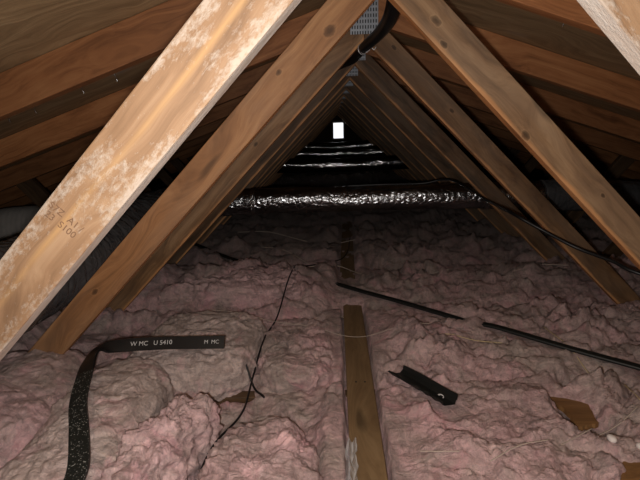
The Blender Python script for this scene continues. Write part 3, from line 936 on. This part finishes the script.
strip = empty('foam_strip', (-.8, 1.0, .30))
tag(strip, 'curved black foam strip with white printing lying on the left batts', 'foam strip')
Pe = lambda Q: np.concatenate([np.repeat(Q[:1].mean(1, keepdims=True), len(sec), 1), Q, np.repeat(Q[-1:].mean(1, keepdims=True), len(sec), 1)], 0) - np.array([-.8, 1.0, .30])
lo = link('foam_side', grid_mesh('foam_side', Pe(P[:k + 1]), FOAM, closed_v=True, smooth=False), strip)
hi = link('printed_side', grid_mesh('printed_side', Pe(P[k:]), BLACK, closed_v=True, smooth=False), strip)
lo['label'] = 'speckled dull foam face'; hi['label'] = 'glossy black printed face'
for body, x, sz in (('W MC   U 5410', -.738, .020), ('M  MC', -.545, .017)):
    i = int(np.argmin(np.abs(pos[k:, 0] - x))) + k
    me = text_mesh(body, sz, WHITE_INK, 'white_print')
    o = link('white_print', me, hi)
    X = Vector(T_[i]); U = -Vector(wd[i]); U = (U - X * U.dot(X)).normalized(); Z = X.cross(U)
    M = Matrix((X, U, Z)).transposed().to_4x4()
    M.translation = Vector(pos[i]) + Z * (ht + .0016) - Vector((-.8, 1.0, .30))
    o.matrix_basis = M

# ------------------------------------------------------------------ black channel offcut
ca_, cb_ = Vector((.055, 1.278, 0)), Vector((.176, 1.050, 0))
ca_.z = ground(.06, 1.27) + .028; cb_.z = ground(.17, 1.08) + .030
Xd = (cb_ - ca_).normalized(); L = (cb_ - ca_).length
prof = [(-.026, .014), (-.022, .017), (-.014, .002), (.012, -.002), (.022, .006), (.026, .018), (.0285, .017), (.0245, .003), (.013, -.0045), (-.0155, -.001), (-.024, .013)]
rows = []
ncut = 40
for i in range(ncut + 1):
    tt = i / ncut
    row = []
    for j, (a_, b_) in enumerate(prof):
        x = tt * L
        if i == 0: x += .012 * abs(math.sin(a_ * 110))
        if i == ncut: x += .010 * math.sin(a_ * 160) - .008
        e = .0016 * math.sin(tt * 31) if a_ < -.02 else 0
        if a_ < -.012 and tt > .55: e -= .004 * abs(math.sin(tt * 23))
        row.append((x, 1.25 * (a_ - e), b_ + .002 * math.sin(tt * 5)))
    rows.append(row)
chm = grid_mesh('black_channel', np.array(rows), BLACK_P, closed_v=True, smooth=False)
o = link('black_channel', chm)
Yd = Vector((0, 0, 1)).cross(Xd).normalized(); Zd = Xd.cross(Yd)
M = Matrix((Xd, Yd, Zd)).transposed().to_4x4(); M.translation = ca_; o.matrix_world = M
tag(o, 'black plastic channel offcut lying on the insulation right of the bare board', 'plastic channel')
ring = [(L - .018 + .007 * math.cos(a_), -.018 + .007 * math.sin(a_), .018 + .002 * a_) for a_ in np.linspace(.2, 5.2, 12)]
r_ = link('end_clip', tube_mesh('end_clip', ring, .0016, WHITE_INK, n=30, seg=6), o)
r_['label'] = 'small white curled clip'

# crumpled clear film beside the board
rows = []
for i in range(40):
    tt = i / 39; row = []
    for j in range(16):
        ss_ = j / 15
        x = -.135 + .028 * ss_ + .01 * tt; y = .72 + .22 * tt
        row.append((x, y, 0))
    rows.append(row)
P = np.array(rows)
P[..., 2] = .150 + .012 * fbm(P[..., 0] * 60, P[..., 1] * 22, seed=77, octs=3) + .010 * np.sin(P[..., 0] * 300)
P[..., 0] += .006 * fbm(P[..., 0] * 20, P[..., 1] * 30, seed=78, octs=2)
t = NT_('clear_film')
film = t.done((.85, .87, .9), .12, 0, t.bump(t.noise(t.coords(), 120, 3), .4, .004), Alpha=.35)
tag(link('plastic_film', grid_mesh('plastic_film', P, film)), 'crumpled clear plastic film against the left edge of the bare board', 'plastic film')

# ------------------------------------------------------------------ roofing nails poking through the sheathing
bm = bmesh.new()
bmesh.ops.create_cone(bm, cap_ends=True, segments=8, radius1=.0017, radius2=.0004, depth=.008, matrix=Matrix.Translation((0, 0, -.024)) @ Matrix.Rotation(math.pi, 4, 'X'))
bmesh.ops.create_cone(bm, cap_ends=True, segments=8, radius1=.0017, radius2=.0017, depth=.022, matrix=Matrix.Translation((0, 0, -.009)))
nail_me = bm_mesh('roofing_nail', bm, [STEEL])
nails = [(-1.05, 1.60, 'over the left orange rafter, uppermost'), (-1.24, 1.60, 'under the left orange rafter, middle one'), (-1.33, 1.58, 'under the left orange rafter, lowest one'),
         (-.93, 1.62, 'beside the dusty near web'), (.62, 1.50, 'high between the right rafters'), (.80, 1.45, 'midway between the right rafters'),
         (1.02, 1.52, 'low between the right rafters'), (.95, 2.10, 'behind the second right rafter'), (.70, 2.12, 'by the third right brown web'), (-1.15, 2.15, 'behind the second left rafter')]
for x, y, lab in nails:
    o = link('roofing_nail', nail_me); o.location = (x, y, roofz(x)); o.rotation_euler = (0, math.atan(RS) * (1 if x > 0 else -1), 0)
    tag(o, 'steel roofing nail tip through the roof boards ' + lab, 'nail', 'roofing nail tips')

# ------------------------------------------------------------------ light, sky, camera
F = Vector((-.02792233, .970316, -.24022324)); R = Vector((.99933151, .0214232, -.02962409)); U = Vector((.02359838, .24088983, .97026553))
cam_loc = Vector((-.1496, 0, .927))
cam = bpy.data.cameras.new('camera'); cam.sensor_width = 36; cam.lens = 420 / 640 * 36; cam.clip_start = .02; cam.clip_end = 100
co = bpy.data.objects.new('camera', cam); COL.objects.link(co)
M = Matrix((R, U, -F)).transposed().to_4x4(); M.translation = cam_loc; co.matrix_world = M
scene.camera = co
ld = bpy.data.lights.new('flash', 'POINT'); ld.energy = 38; ld.shadow_soft_size = .012; ld.color = (1.0, .945, .885)
lo = bpy.data.objects.new('flash', ld); COL.objects.link(lo); lo.location = cam_loc - R * .028 - U * .03 + F * .01
w = bpy.data.worlds.new('world'); scene.world = w; w.use_nodes = True
w.node_tree.nodes['Background'].inputs[0].default_value = (.95, .97, 1, 1); w.node_tree.nodes['Background'].inputs[1].default_value = 1.6
scene.view_settings.view_transform = 'Standard'
scene.view_settings.look = 'None'
scene.view_settings.exposure = 0.0
scene.view_settings.gamma = 0.92
